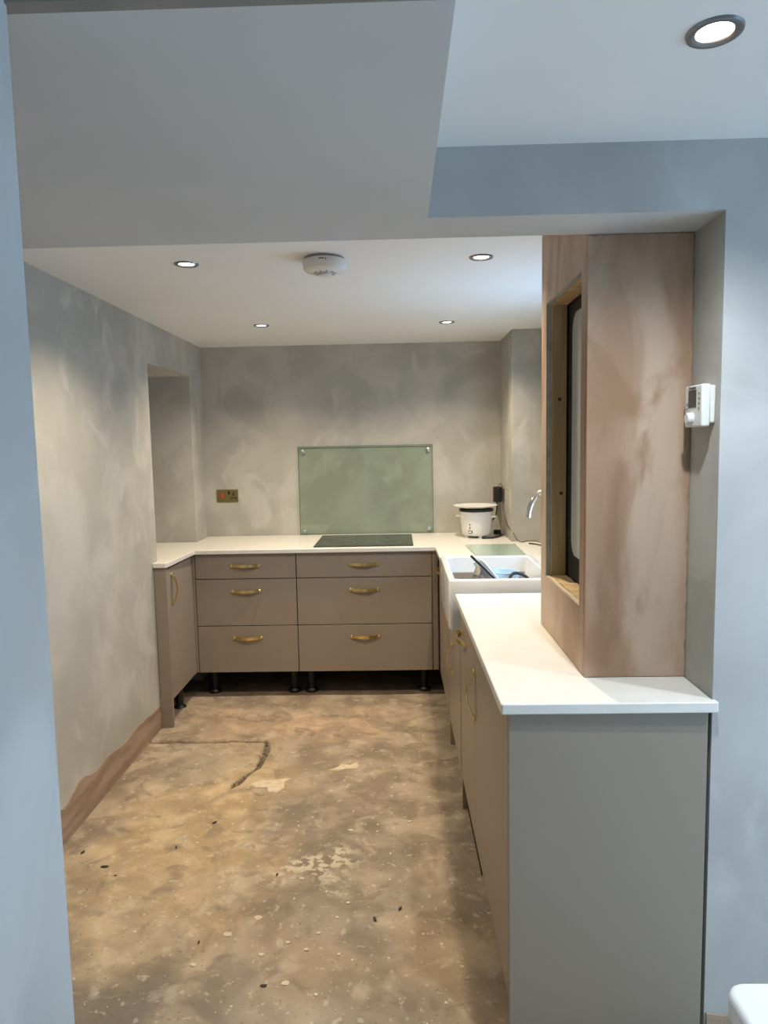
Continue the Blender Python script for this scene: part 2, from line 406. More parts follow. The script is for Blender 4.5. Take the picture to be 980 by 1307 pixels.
def joint_dirt():   # crumbly fill in the open joints
    bm = bmesh.new(); rnd = random.Random(3)
    for k in range(260):
        if k < 120: x = rnd.uniform(-1.28, -.69); y = seam_y(x)+rnd.gauss(0, .005)
        else: y = rnd.uniform(2.90, 3.385); x = seam_x(y)+.02+rnd.gauss(0, .010)
        r = rnd.uniform(.002, .006); T = Matrix.Rotation(rnd.uniform(0, 6), 3, (rnd.random(), rnd.random(), 1))
        vs = [bm.verts.new(T @ Vector(p)*r+Vector((x, y, -.009))) for p in ((1,0,0),(-.5,.9,0),(-.6,-.8,0),(0,0,.9))]
        for f in ((0,1,2),(0,1,3),(1,2,3),(2,0,3)): bm.faces.new([vs[i] for i in f])
    o = obj('joint_rubble', bm, 'joint', fl); o['kind'] = 'stuff'
joint_dirt()
def patch(cx, cy, pts, m='splash', h=.0035):
    bm = bmesh.new(); n = len(pts)
    lo = [bm.verts.new((cx+x, cy+y, -.003)) for x, y in pts]; hi = [bm.verts.new((cx+x*.9, cy+y*.9, h)) for x, y in pts]
    bm.faces.new(hi)
    for i in range(n): bm.faces.new((lo[i], lo[(i+1) % n], hi[(i+1) % n], hi[i]))
    obj('plaster_patch', bm, m, fl)
patch(-.592, 2.93, [(-.10,.0),(-.06,.05),(-.02,.035),(.03,.05),(.09,.06),(.06,.02),(.07,-.03),(.04,-.075),(.0,-.07),(-.01,-.03),(-.06,-.03)])
patch(-.27, 3.09, [(-.08,-.03),(-.04,.0),(-.03,.03),(.02,.02),(.05,.05),(.065,.02),(.06,-.02),(.0,-.02),(-.03,-.035)])
rp = random.Random(8)
for cx, cy, r in ((-.55,1.985,.018),(-.34,1.79,.014),(-.08,1.60,.018),(-.47,2.06,.016),(-.36,1.95,.009),(-.27,1.99,.009),(-.22,2.06,.008),
                  (-.30,1.92,.008),(-.20,1.90,.007),(-.19,2.13,.008),(-.36,2.26,.01),(-.62,1.86,.010),(.02,2.62,.01),(-.25,1.75,.007),(-.21,2.56,.011),(-.43,1.90,.01)):
    patch(cx, cy, [(r*rp.uniform(.6,1.2)*math.cos(a), r*rp.uniform(.5,.9)*math.sin(a)) for a in [i*PI/5 for i in range(10)]], h=.0025)

# bare strip at the foot of the left wall --------------------------------------
def strip(name, x, y0, y1, n, hfun, th=.006):
    bm = bmesh.new(); pts = [(y0, -.01)] + [(y1, -.01)] + [(y1+(y0-y1)*i/n, hfun(y1+(y0-y1)*i/n)) for i in range(n+1)]
    prism(bm, pts, x, x+th, 'x'); return struct(name, bm, 'brown')
strip('baseboard_left', XL-.001, .84, 3.60, 90, lambda y: .142+.040*noise.noise(Vector((y*2.6, 0.3, 0)))+.034*noise.noise(Vector((y*7, 5, 0)))+.006*noise.noise(Vector((y*40, 5, 0)))-.03*max(0, y-3.3))
bm = bmesh.new()
prism(bm, [(XO+.004, -.01), (3.0, -.01)] + [(3.0-(3.0-XO-.004)*i/60, .118+.01*noise.noise(Vector((i*.4, 7, 0)))) for i in range(61)], YF-.007, YF+.002, 'y')
struct('baseboard_right', bm, 'brown')

# window over the sink ----------------------------------------------------------
w = struct('window_1', BB((RX+.05, RX+.11, WY0, WY1, WZ0, WZ0+.05), (RX+.05, RX+.11, WY0, WY1, WZ1-.05, WZ1), (RX+.05, RX+.11, WY0, WY0+.05, WZ0+.05, WZ1-.05),
        (RX+.05, RX+.11, WY1-.05, WY1, WZ0+.05, WZ1-.05), (RX+.05, RX+.11, 3.18, 3.22, WZ0+.05, WZ1-.05)), 'white')
obj('pane', B(RX+.078, RX+.082, WY0+.05, 3.18, WZ0+.05, WZ1-.05), 'pane', w); obj('pane', B(RX+.078, RX+.082, 3.22, WY1-.05, WZ0+.05, WZ1-.05), 'pane', w)
obj('window_board', B(RX-.02, RX+.05, WY0-.02, WY1+.02, WZ0-.02, WZ0), 'white', w, bev=.003)
w = struct('window_2', BB((3.03, 3.09, -.40, 1.10, .40, .46), (3.03, 3.09, -.40, 1.10, 1.84, 1.90), (3.03, 3.09, -.40, -.34, .46, 1.84), (3.03, 3.09, 1.04, 1.10, .46, 1.84), (3.03, 3.09, .32, .38, .46, 1.84)), 'white')
obj('pane', B(3.058, 3.062, -.34, .32, .46, 1.84), 'pane', w); obj('pane', B(3.058, 3.062, .38, 1.04, .46, 1.84), 'pane', w)

# ================================================================== CABINETS
def handle(parent, loc, rot=(0,0,0), L=.176):
    """bow handle, local: length on x, projects to -y"""
    h = L/2; D = .028
    path = []
    for i in range(25):
        t = -1+2*i/24
        path.append(Vector((h*.86*t, -(.005+(D-.005)*math.cos(t*PI/2)**.8 if abs(t) < 1 else .005), 0)))
    sec = [(-.0024, -.0088), (.0, -.0094), (.0024, -.0088), (.0024, .0088), (0, .0094), (-.0024, .0088)]
    bm = bmesh.new(); sweep(bm, path, sec)
    for s in (-1, 1):
        lathe(bm, [(0, 0), (.0105, 0), (.0105, .006), (.008, .0085), (0, .0085)], (s*h*.90, 0, 0), 14, Matrix.Rotation(PI/2, 3, 'X'))
    o = obj('handle', bm, 'brass', parent, smooth=True); o.location = loc; o.rotation_euler = rot
    return o
_foot = None
def leg(parent, x, y, z0=-.014, z1=.152):
    global _foot
    if _foot is None:
        bm = bmesh.new()
        lathe(bm, [(0, 0), (.038, 0), (.040, .008), (.036, .018), (.023, .028), (.022, .06), (.025, .062), (.025, .10), (.023, .102), (.024, z1-z0-.01), (.030, z1-z0-.004), (.030, z1-z0), (0, z1-z0)], n=16)
        _foot = obj('leg', bm, 'black', parent, smooth=True, label='black plastic adjustable leg'); o = _foot
    else:
        o = _foot.copy(); C.objects.link(o); o.parent = parent
    o.location = (x, y, z0); return o

ZB, ZT = .152, .868
DZ = [(.7200, ZT), (.4370, .7155), (ZB, .4325)]
def drawer_unit(name, label, x0, w, loc, rz=0, handles=(1,1,1), feet=True, fillers=(), depth=.56, grp=None):
    """front face at local y=0"""
    t = thing(name, label, 'cabinet', loc, rz, grp)
    obj('carcass', B(x0+.001, x0+w-.001, .020, depth, ZB+.002, .866), 'carc', t)
    obj('shadow_gap', BB((x0+.003, x0+w-.003, .0185, .0199, ZB+.004, .864)), 'dark', t)
    for (a, b), hh in zip(DZ, handles):
        d = obj('drawer', B(x0+.0026, x0+w-.0026, 0, .018, a, b), 'taupe', t, bev=.0012)
        if hh: handle(d, (x0+w/2, 0, b-.071))
    for (a, b) in fillers: obj('filler_panel', B(a, b, .002, .020, ZB, .866), 'taupe', t, bev=.0008)
    if feet:
        for fx in (x0+.055, x0+w-.05):
            for fy in (.13, .46): leg(t, fx, fy)
    return t
YC = 4.020
grp_d = 'drawer units on the back wall'
drawer_unit('drawer_cabinet', 'narrower taupe three drawer base unit left of the hob', 0, .6, (-1.216, YC, 0), fillers=((-.052, -.0015),), grp=None)
drawer_unit('drawer_cabinet', 'wider taupe three drawer base unit under the black hob', 0, .8, (-.616, YC, 0), fillers=((.8015, .834),), grp=None)

# narrow unit in the left alcove, door faces +x
t = thing('alcove_cabinet', 'narrow taupe single door base unit in the left wall alcove', 'cabinet', (-1.250, 3.57, 0), 0)
obj('end_panel', B(-.048, .018, 0, .018, .0, .868), 'taupe', t, bev=.0012)
d = obj('door', B(0, .018, .021, .445, ZB, ZT-.012), 'taupe', t, bev=.0012)
handle(d, (.018, .075, .742), (0, PI/2, PI/2))
obj('carcass', BB((-.30, -.002, .10, .45, ZB, .866), (-.045, -.002, .02, .10, ZB, .866)), 'carc', t)
leg(t, -.045, .30); leg(t, -.045, .06)

# right-hand run, slightly out of square; local x to the right, local y along the run
RO, RZ = Vector((.2437, 1.550, 0)), .0078
def rl(x, y, z=0):
    return RO + Matrix.Rotation(RZ, 3, 'Z') @ Vector((x, y, z))
t = thing('peninsula_cabinet', 'taupe base unit nearest the viewer, with a broad plain end panel', 'cabinet', RO, RZ)
e = obj('end_panel', B(0, .457, .0, .018, .0, .868), 'taupe', t, bev=.0012)
obj('door', B(0, .018, .021, .690, ZB, ZT), 'taupe', t, bev=.0012)
d = t.children[-1]; handle(d, (0, .665, .668), (0, PI/2, -PI/2))
obj('carcass', B(.020, .43, .020, .690, ZB+.002, .866), 'carc', t)
leg(t, .10, .10); leg(t, .10, .6)
t = thing('dishwasher', 'integrated dishwasher with taupe front and horizontal brass handle beside the sink', 'appliance', RO, RZ)
d = obj('door', B(0, .018, .694, 1.160, ZB, ZT), 'taupe', t, bev=.0012)
handle(d, (0, 1.02, .755), (0, 0, -PI/2))
obj('body', B(.020, .43, .694, 1.158, .02, .866), 'dark', t)
t = thing('sink_cabinet', 'taupe two door base unit under the white sink on floor length side panels', 'cabinet', RO, RZ)
for a in (1.163, 1.775): obj('side_panel', B(.004, .40, a, a+.018, 0, .725 if a < 1.3 else .865), 'taupe', t)
obj('door', B(0, .018, 1.183, 1.476, ZB, .722), 'taupe', t, bev=.0012)
d = obj('door', B(0, .018, 1.480, 1.773, ZB, .722), 'taupe', t, bev=.0012)
handle(d, (0, 1.530, .515), (0, PI/2, -PI/2), .150)
obj('carcass', B(.020, .40, 1.182, 1.774, ZB+.002, .720), 'carc', t)
t = thing('drawer_cabinet', 'taupe drawer unit in the corner between the sink and the back run', 'cabinet', (RO+Matrix.Rotation(RZ, 3, 'Z') @ Vector((0, 2.455, 0))), RZ-PI/2)
obj('carcass', B(.0, .64, .020, .40, ZB+.002, .866), 'carc', t)
for k, (a, b) in enumerate(DZ):
    d = obj('drawer', B(.012, .655, 0, .018, a, b), 'taupe', t, bev=.0012)
    if k == 0: handle(d, (.20, 0, .785))
leg(t, .10, .1); leg(t, .5, .1)

# ================================================================== WORKTOPS
def corner_round(p, r, idx, n=5):
    out = []; L = len(p)
    for i, q in enumerate(p):
        if i not in idx: out.append(q); continue
        a, b, c = Vector(p[i-1]), Vector(q), Vector(p[(i+1) % L])
        u, v = (a-b).normalized(), (c-b).normalized()
        ang = u.angle(v); d = r/math.tan(ang/2); c0 = b+(u+v).normalized()*(r/math.sin(ang/2))
        s, e = b+u*d-c0, b+v*d-c0
        for k in range(n+1):
            w = s.lerp(e, k/n).normalized()*r; out.append(tuple(c0+w))
    return out
Z0 = .8705
bm = bmesh.new()
cR = .2045                                   # front edge of the right run at the inner corner
SK0, SK1 = 2.765, 3.378                      # sink along y
pts = [(-1.299, 3.555), (-1.232, 3.555), (-1.222, 3.565), (-1.206, 3.992), (cR, 3.992), (.2085, SK1+.002), (.648, SK1+.002), (.648, SK0-.05),
       (.712-.002, SK0-.05), (.712-.002, RW0+.002), (RX-.002, RW0+.002), (RX-.002, RW1-.002), (XR-.002, RW1-.002), (XR-.002, YB-.002), (XL+.002, YB-.002), (XL+.002, AD1-.002), (-1.71, AD1-.002), (-1.71, AD0+.002), (-1.299, AD0+.002)]
prism(bm, pts, Z0, ZW)
tag(obj('worktop', bm, 'top', bev=.003, seg=3), 'white worktop running from the left alcove along the back wall to the sink', 'worktop')
bm = bmesh.new()
pts = corner_round([(.2237, 1.536), (.716, 1.536), (.716, 1.556), (.709, 1.556), (.709, SK0-.052), (.2145, SK0-.052)], .006, {0})
prism(bm, pts, Z0, ZW)
tag(obj('worktop', bm, 'top', bev=.003, seg=3), 'white worktop on the near units, carrying the pink plaster boxing', 'worktop')

# near-room worktop, bottom right
t = thing('base_cabinet', 'white topped unit just entering the bottom right corner of the picture', 'cabinet', (0, 0, 0))
bm = bmesh.new(); prism(bm, corner_round([(.343, .712), (.343, -.9), (.95, -.9), (.95, .712)], .022, {0}, 6), .868, .900)
obj('worktop', bm, 'whitecab', t, bev=.006, seg=3)
obj('carcass', B(.385, .94, -.88, .69, .10, .868), 'whitecab', t); obj('plinth', B(.42, .93, -.86, .67, 0, .10), 'whitecab', t)

# ================================================================== SINK
SX0, SX1, SZ0, SZ1 = .193, .643, .732, .941
t = thing('belfast_sink', 'white ceramic farmhouse sink full of washing up, standing proud of the worktop', 'sink', (0, 0, 0), 0)
def rrect(x0, x1, y0, y1, r, n=6):
    out = []
    for cx, cy, a0 in ((x1-r, y0+r, -PI/2), (x1-r, y1-r, 0), (x0+r, y1-r, PI/2), (x0+r, y0+r, PI)):
        for k in range(n+1): a = a0+PI/2*k/n; out.append((cx+r*math.cos(a), cy+r*math.sin(a)))
    return out
def ringstack(bm, rings, cap0=True, cap1=True):
    R = [[bm.verts.new((x, y, z)) for x, y in p] for p, z in rings]
    for a, b in zip(R, R[1:]):
        for i in range(len(a)): bm.faces.new((a[i], a[(i+1) % len(a)], b[(i+1) % len(a)], b[i]))
    if cap0: bm.faces.new(R[0][::-1])
    if cap1: bm.faces.new(R[-1])
    return bm
bm = bmesh.new()
wl = .030
ringstack(bm, [(rrect(SX0+.008, SX1-.006, SK0+.006, SK1-.006, .012), SZ0), (rrect(SX0+.001, SX1, SK0, SK1, .018), SZ0+.008), (rrect(SX0, SX1, SK0, SK1, .018), SZ1-.010),
               (rrect(SX0+.003, SX1-.003, SK0+.003, SK1-.003, .016), SZ1-.003), (rrect(SX0+.010, SX1-.010, SK0+.010, SK1-.010, .016), SZ1),
               (rrect(SX0+wl-.006, SX1-wl+.006, SK0+wl-.008, SK1-wl+.008, .035), SZ1), (rrect(SX0+wl, SX1-wl, SK0+wl-.002, SK1-wl+.002, .036), SZ1-.006),
               (rrect(SX0+wl+.008, SX1-wl-.008, SK0+wl+.006, SK1-wl-.006, .05), SZ0+.06), (rrect(SX0+wl+.03, SX1-wl-.03, SK0+wl+.03, SK1-wl-.03, .05), SZ0+.032)])
obj('basin', bm, 'ceramic', t, smooth=True)
bm = bmesh.new(); lathe(bm, [(.0, .002), (.03, .002), (.042, .004), (.045, 0)], (.418, 3.07, SZ0+.0325), 24); obj('waste', bm, 'chrome', t, smooth=True)

# faucet
t = thing('kitchen_faucet', 'slim curved brushed metal tap arching over the sink beside the plaster boxing', 'faucet', (.690, 3.07, ZW))
bm = bmesh.new(); lathe(bm, [(0, 0), (.026, 0), (.026, .012), (.017, .02), (.017, .07), (0, .07)], n=24); obj('base', bm, 'chrome', t, smooth=True)
bm = bmesh.new(); tube(bm, [(0, 0, .06), (0, 0, .20), (.0, 0, .30), (-.015, 0, .355), (-.045, 0, .378), (-.077, 0, .366), (-.103, 0, .33), (-.117, 0, .29), (-.120, 0, .262)], .0115, 16, 8)
obj('spout', bm, 'chrome', t, smooth=True)
bm = bmesh.new(); tube(bm, [(.012, 0, .045), (.05, -.01, .07), (.07, -.015, .10)], .006, 10); obj('lever', bm, 'chrome', t, smooth=True)

# washing up in the sink
BZ = SZ0+.034
def frame_to(p0, p1, up=Vector((0,1,0))):
    d = (Vector(p1)-Vector(p0)); L = d.length; d.normalize()
    s = d.cross(up).normalized(); w = s.cross(d)
    return Matrix(((d.x, w.x, s.x, p0[0]), (d.y, w.y, s.y, p0[1]), (d.z, w.z, s.z, p0[2]), (0,0,0,1))), L
# cutting board, leaning
t = thing('cutting_board', 'white cutting board leaning steeply in the sink below the steel handle', 'cutting board')
T, L = frame_to((.335, 3.13, .950), (.480, 3.10, .768), Vector((-.30, .95, 0)))
bm = bmesh.new(); prism(bm, rrect(0, L, -.16, .02, .02, 4), -.004, .004); xf(bm, T); obj('board', bm, 'whiteblue', t, bev=.002)
# grey tray leaning the other way behind the board
t = thing('baking_tin', 'dark grey metal tin tipped on its side under the cutting board', 'tin')
T, L = frame_to((.350, 3.14, .935), (.285, 3.06, .770), Vector((.2, .95, 0)))
bm = bmesh.new()
ringstack(bm, [(rrect(0, L, -.10, .10, .02, 4), .0), (rrect(-.006, L+.004, -.106, .106, .02, 4), .028), (rrect(-.003, L+.001, -.103, .103, .018, 4), .028), (rrect(.004, L-.004, -.096, .096, .018, 4), .003)])
xf(bm, T); obj('body', bm, 'darktin', t, smooth=True)
# steel handled turner
t = thing('spatula', 'steel handled turner sticking up out of the sink over the white cutting board', 'utensil')
P0, P1 = Vector((.3057, 2.98, 1.0045)), Vector((.448, 2.94, .866))
T, L = frame_to(P0, P1, Vector((-.2, .9, .2)))
bm = bmesh.new()
pts = [(0, -.008), (.004, -.012), (.04, -.013), (.10, -.010), (L, -.007), (L, .007), (.10, .010), (.04, .013), (.004, .012), (0, .008)]
prism(bm, pts, -.0045, .0045); xf(bm, T); obj('handle', bm, 'black', t, bev=.002)
bm = bmesh.new(); prism(bm, [(.024, -.0055), (L+.004, -.004), (L+.004, .004), (.024, .0055)], -.0062, .0062); xf(bm, T); obj('handle_inlay', bm, 'steel', t, bev=.001)
bm = bmesh.new(); prism(bm, [(-.001, -.008), (.022, -.0135), (.022, .0135), (-.001, .008)], -.005, .005); xf(bm, T); obj('hanging_end', bm, 'black', t, bev=.001)
bm = bmesh.new(); prism(bm, [(L, -.007), (L+.02, -.035), (L+.085, -.035), (L+.085, .035), (L+.02, .035), (L, .007)], -.001, .001); xf(bm, T); obj('blade', bm, 'steel', t)
# blue jug
t = thing('jug', 'pale blue plastic jug standing upright among the washing up', 'jug', (.470, 3.085, BZ))
bm = bmesh.new(); lathe(bm, [(0, 0), (.048, 0), (.052, .01), (.060, .148), (.063, .150), (.060, .153), (.056, .148), (.048, .012), (0, .008)], n=28); obj('body', bm, 'blueplas', t, smooth=True)
bm = bmesh.new(); tube(bm, [(.05, 0, .13), (.085, 0, .125), (.09, 0, .08), (.055, 0, .04)], .006, 8); obj('handle', bm, 'blueplas', t, smooth=True)
# ladle with curved black handle
t = thing('ladle', 'ladle with curved black handle resting on the blue jug', 'utensil')
bm = bmesh.new(); tube(bm, [(.470, 2.985, .895), (.488, 3.0, .918), (.515, 3.01, .919), (.545, 3.02, .905), (.575, 3.04, .878), (.598, 3.06, .845)], .007, 10); obj('handle', bm, 'black', t, smooth=True)
bm = bmesh.new(); lathe(bm, [(0, -.03), (.02, -.026), (.034, -.012), (.038, 0), (.036, 0), (.032, -.011), (.018, -.024), (0, -.028)], (.445, 2.960, .893), 20); obj('bowl', bm, 'steel', t, smooth=True)
# saucepan behind utensils
t = thing('saucepan', 'stainless saucepan lying in the near corner of the sink', 'pan', (.445, 2.89, BZ))
bm = bmesh.new(); lathe(bm, [(0, 0), (.062, 0), (.068, .006), (.070, .125), (.073, .128), (.069, .130), (.066, .124), (.064, .008), (0, .006)], n=32); obj('body', bm, 'steel', t, smooth=True)
bm = bmesh.new(); tube(bm, [(-.068, 0, .108), (-.10, 0, .116), (-.16, .02, .120)], .007, 8); obj('handle', bm, 'black', t, smooth=True)
t = thing('sponge', 'small dark purple sponge at the left end of the sink', 'sponge', (.268, 3.22, BZ+.0))
obj('body', B(-.022, .045, -.04, .04, 0, .03), 'purple', t, bev=.006)

# ================================================================== HOB, GLASS, SAVER
t = thing('hob', 'black glass induction hob set in the back worktop', 'hob', (-.218, 4.300, ZW))
obj('glass_top', B(-.295, .295, -.262, .245, .0003, .006), 'blackglass', t, bev=.0015)
for cx, cy, r in ((-.15, -.11, .09), (.15, -.11, .075), (-.15, .12, .075), (.15, .12, .09)):
    bm = lathe(bmesh.new(), [(r, 0), (r, .0004), (r+.0015, .0004), (r+.0015, 0)], (cx, cy, .0059), 48)
    obj('zone_mark', bm, 'greyrub', t)
t = thing('splashback', 'greenish clear glass splashback fixed to the wall behind the hob', 'splashback')
GX0, GX1, GZ0, GZ1, GY = -.672, .226, ZW+.004, 1.490, YB-.016
obj('glass_sheet', B(GX0+.003, GX1-.003, GY, GY+.006, GZ0+.003, GZ1-.003), 'glass', t)
bm = bmesh.new()
for a in ((GX0, GX1, GY, GY+.006, GZ1-.003, GZ1), (GX0, GX1, GY, GY+.006, GZ0, GZ0+.003), (GX0, GX0+.003, GY, GY+.006, GZ0+.003, GZ1-.003), (GX1-.003, GX1, GY, GY+.006, GZ0+.003, GZ1-.003)): box(bm, *a)
obj('glass_edge', bm, 'glass_edge', t)
for x in (GX0+.032, GX1-.032):
    for z in (GZ0+.03, GZ1-.035):
        bm = bmesh.new(); lathe(bm, [(0, 0), (.0125, 0), (.0125, .004), (.009, .006), (0, .006)], (x, GY-.0004, z), 18, Matrix.Rotation(PI/2, 3, 'X')); 
        box(bm, x-.004, x+.004, GY+.006, YB, z-.004, z+.004)
        obj('screw_cap', bm, 'steel', t, smooth=True)
bm = bmesh.new(); prism(bm, corner_round([(.408, SK1+.06), (.657, SK1+.06), (.668, 4.008), (.378, 4.008)], .012, {0,1,2,3}), ZW+.002, ZW+.008)
t = thing('worktop_saver', 'green tinted glass chopping board lying on the worktop behind the sink', 'chopping board')
M['saver'] = mat('frosted green glass', (.33, .46, .36), .15, coat=.3)
obj('glass', bm, 'saver', t, bev=.001)
for x, y in ((.43, 3.48), (.64, 3.48), (.40, 3.98), (.64, 3.98)):
    obj('foot', lathe(bmesh.new(), [(0, 0), (.005, 0), (.005, .002), (0, .002)], (x, y, ZW), 8), 'greyrub', t)

# ================================================================== SOCKETS, SPURS
t = thing('cooker_switch', 'antique brass cooker switch and socket plate on the back wall', 'socket', (-1.157, YB, 1.169))
obj('plate', B(-.073, .073, -.006, 0, -.043, .043), 'bronze', t, bev=.003)
obj('rocker', B(-.041, -.023, -.009, -.005, -.016, .020), 'red', t, bev=.001, label='red cooker rocker switch')
obj('rocker', B(.004, .017, -.009, -.005, .010, .032), 'black', t, bev=.001, label='black socket rocker switch')
for x, z, w, h in ((.041, .010, .0045, .009), (.030, -.014, .0075, .0045), (.053, -.014, .0075, .0045)):
    obj('pin_slot', B(x-w, x+w, -.0067, -.0055, z-h, z+h), 'black', t)
for x in (-.062, .062):
    bm = bmesh.new(); lathe(bm, [(0, 0), (.003, 0), (.003, .001), (0, .001)], (x, -.006, 0), 10, Matrix.Rotation(PI/2, 3, 'X')); obj('screw', bm, 'brass', t)
t = thing('wall_socket', 'dark double socket on the right wall behind the rice cooker', 'socket', (XR, 4.52, 1.155))
obj('plate', B(-.007, 0, -.070, .070, -.043, .043), 'nickel', t, bev=.002)
for y in (-.052, .04): obj('rocker', B(-.010, -.006, y, y+.012, .005, .03), 'black', t)
t = thing('power_adapter', 'black plug-in power adapter on the wall socket behind the rice cooker', 'charger', (XR-.0105, 4.545, 1.160))
obj('body', B(-.050, 0, -.030, .030, -.055, .045), 'black', t, bev=.005, seg=3)
bm = bmesh.new(); tube(bm, [(-.030, -.02, -.05), (-.031, -.02, -.10), (-.045, -.03, -.15), (-.085, -.06, -.188), (-.105, -.09, -.196)], .0045, 8); obj('cord', bm, 'black', t, smooth=True)
t = thing('charging_cable', 'thin brown cable hanging from the socket and trailing over the worktop', 'cable')
bm = bmesh.new()
tube(bm, [(.645, 4.50, 1.195), (.648, 4.50, 1.222), (.655, 4.48, 1.226), (.664, 4.465, 1.19), (.667, 4.46, 1.10), (.668, 4.44, 1.04), (.672, 4.40, 1.00), (.677-.006, 4.30, .975), (.686, 4.16, .942), (.706, 4.13, .905), (.73, 4.11, .8995), (.77, 4.15, .8995), (.82, 4.12, .8995), (.862, 3.98, .900), (.870, 3.90, .93), (.873, 3.84, .99)], .0026, 8)
obj('wire', bm, 'brownw', t, smooth=True)
bm = bmesh.new(); tube(bm, [(.755, 4.04, .9005), (.79, 4.00, .9005), (.812, 3.93, .9005), (.80, 3.80, .9005), (.762, 3.70, .9005), (.748, 3.62, .9005), (.775, 3.56, .9005)], .0035, 8)
tag(obj('black_cable', bm, 'black', smooth=True), 'thicker black cable lying on the worktop behind the sink', 'cable')

# ================================================================== RICE COOKER
t = thing('rice_cooker', 'white rice cooker with black rim standing in the corner of the back worktop', 'rice cooker', (.487, 4.395, ZW))
bm = bmesh.new(); lathe(bm, [(0, .014), (.078, .014), (.088, .022), (.094, .05), (.101, .12), (.104, .155), (.104, .166), (.098, .168), (0, .168)], n=40); obj('body', bm, 'white', t, smooth=True)
bm = bmesh.new(); lathe(bm, [(.088, .165), (.107, .167), (.108, .180), (.090, .184), (.0, .184)], n=40); obj('rim', bm, 'black', t, smooth=True)
for a in (.5, 2.2, 3.9, 5.3):
    bm = bmesh.new(); lathe(bm, [(0, 0), (.011, 0), (.012, .016), (0, .016)], (.068*math.cos(a-.35), .068*math.sin(a-.35), 0), 12); obj('foot', bm, 'white', t, smooth=True)
# raised control panel, curved to the body, facing left-front
def curved_patch(a0, a1, zf, r, th, n=14):
    bm = bmesh.new(); lo = []; hi = []
    for i in range(n+1):
        a = a0+(a1-a0)*i/n; z0, z1 = zf(i/n)
        lo.append([(r(z)*math.cos(a), r(z)*math.sin(a), z) for z in (z0, z1)])
        hi.append([((r(z)+th)*math.cos(a), (r(z)+th)*math.sin(a), z) for z in (z0, z1)])
    V = lambda p: bm.verts.new(p)
    L0 = [[V(q) for q in p] for p in lo]; H0 = [[V(q) for q in p] for p in hi]
    for i in range(n):
        bm.faces.new((H0[i][0], H0[i+1][0], H0[i+1][1], H0[i][1]))
        bm.faces.new((L0[i][0], H0[i][0], H0[i+1][0], L0[i+1][0])); bm.faces.new((L0[i][1], H0[i][1], H0[i+1][1], L0[i+1][1]))
    return bm
rr = lambda z: .088+ (z-.022)/(.133)*.0155
obj('control_panel', curved_patch(-2.35, -1.30, lambda t: (.030+.0*t, .030+.095*math.sqrt(max(0, 1-((t-.32)/.70)**2)) if abs((t-.32)/.70) < 1 else .03), rr, .003), 'white', t, smooth=True)
for a, z, s in ((-2.10, .088, .004), (-2.10, .068, .004)):
    bm = bmesh.new(); lathe(bm, [(0, 0), (s, 0), (s, .004), (0, .004)], n=12, T=Matrix.Rotation(PI/2, 3, 'Y'))
    xf(bm, Matrix.Rotation(a, 4, 'Z') @ Matrix.Translation((rr(z)+.0025, 0, z))); obj('indicator_light', bm, 'label', t)
bm = box(bmesh.new(), rr(.042)+.001, rr(.042)+.009, -.013, .013, .034, .050); xf(bm, Matrix.Rotation(-2.08, 4, 'Z')); obj('switch', bm, 'label', t, bev=.002)
bm = box(bmesh.new(), rr(.042)+.006, rr(.042)+.011, -.009, .009, .038, .0465); xf(bm, Matrix.Rotation(-2.08, 4, 'Z')); obj('switch_lever', bm, 'white', t, bev=.001)
for s in (-.35, PI-.35):
    bm = bmesh.new(); prism(bm, [(.095, -.030), (.128, -.022), (.132, 0), (.128, .022), (.095, .030)], .128, .140); xf(bm, Matrix.Rotation(s, 4, 'Z')); obj('handle', bm, 'white', t, bev=.003)
bm = bmesh.new(); tube(bm, [(.655, 4.44, ZW+.007), (.625, 4.36, ZW+.007), (.58, 4.30, ZW+.006), (.54, 4.292, ZW+.006), (.51, 4.285, ZW+.006)], .005, 8); xf(bm, Matrix.Translation((-.487, -4.395, -ZW))); obj('power_cord', bm, 'black', t, smooth=True)
bm = bmesh.new(); tube(bm, [(.65, 4.45, ZW+.008), (.62, 4.42, ZW+.018), (.598, 4.395, ZW+.022)], .006, 8); xf(bm, Matrix.Translation((-.487, -4.395, -ZW))); obj('power_cord', bm, 'black', t, smooth=True)
bm = bmesh.new(); prism(bm, rrect(-.017, .017, -.02, .02, .006, 3), 0, .030); xf(bm, Matrix.Translation((.625, 4.435, ZW+.008)) @ Matrix.Rotation(.7, 4, 'Z')); xf(bm, Matrix.Translation((-.487, -4.395, -ZW))); obj('plug', bm, 'black', t, bev=.003)
t = thing('plate', 'cream plate set upside up on top of the rice cooker', 'plate', (.482, 4.395, ZW+.1845))
bm = bmesh.new(); lathe(bm, [(0, 0), (.075, 0), (.090, .004), (.135, .016), (.139, .020), (.134, .021), (.088, .009), (.075, .005), (0, .005)], n=48); obj('dish', bm, 'white', t, smooth=True)
# ================================================================== CEILING FITTINGS
def downlight(label, x, y, z, power, col, R=.043, spot=2.4, grp=None):
    t = thing('downlight', label, 'downlight', (x, y, z), 0, grp)
    bm = bmesh.new(); lathe(bm, [(R*.62, .004), (R*.66, -.002), (R*.80, -.005), (R*.97, -.004), (R, 0), (R*.97, .002)], n=36); obj('bezel', bm, 'nickel', t, smooth=True)
    bm = bmesh.new(); lathe(bm, [(0, -.0006), (R*.645, .0), (R*.645, .003), (0, .003)], n=32); obj('lamp', bm, 'lamp', t)
    l = bpy.data.lights.new('downlight_beam', 'SPOT'); l.energy = power; l.color = col; l.spot_size = spot; l.spot_blend = .85; l.shadow_soft_size = .022
    o = bpy.data.objects.new('downlight_beam', l); o.parent = t; o.location = (0, 0, -.012); C.objects.link(o)
    return t
downlight('recessed ceiling downlight at the near left of the kitchen ceiling', -.753, 2.557, ZC, KW, WARM)
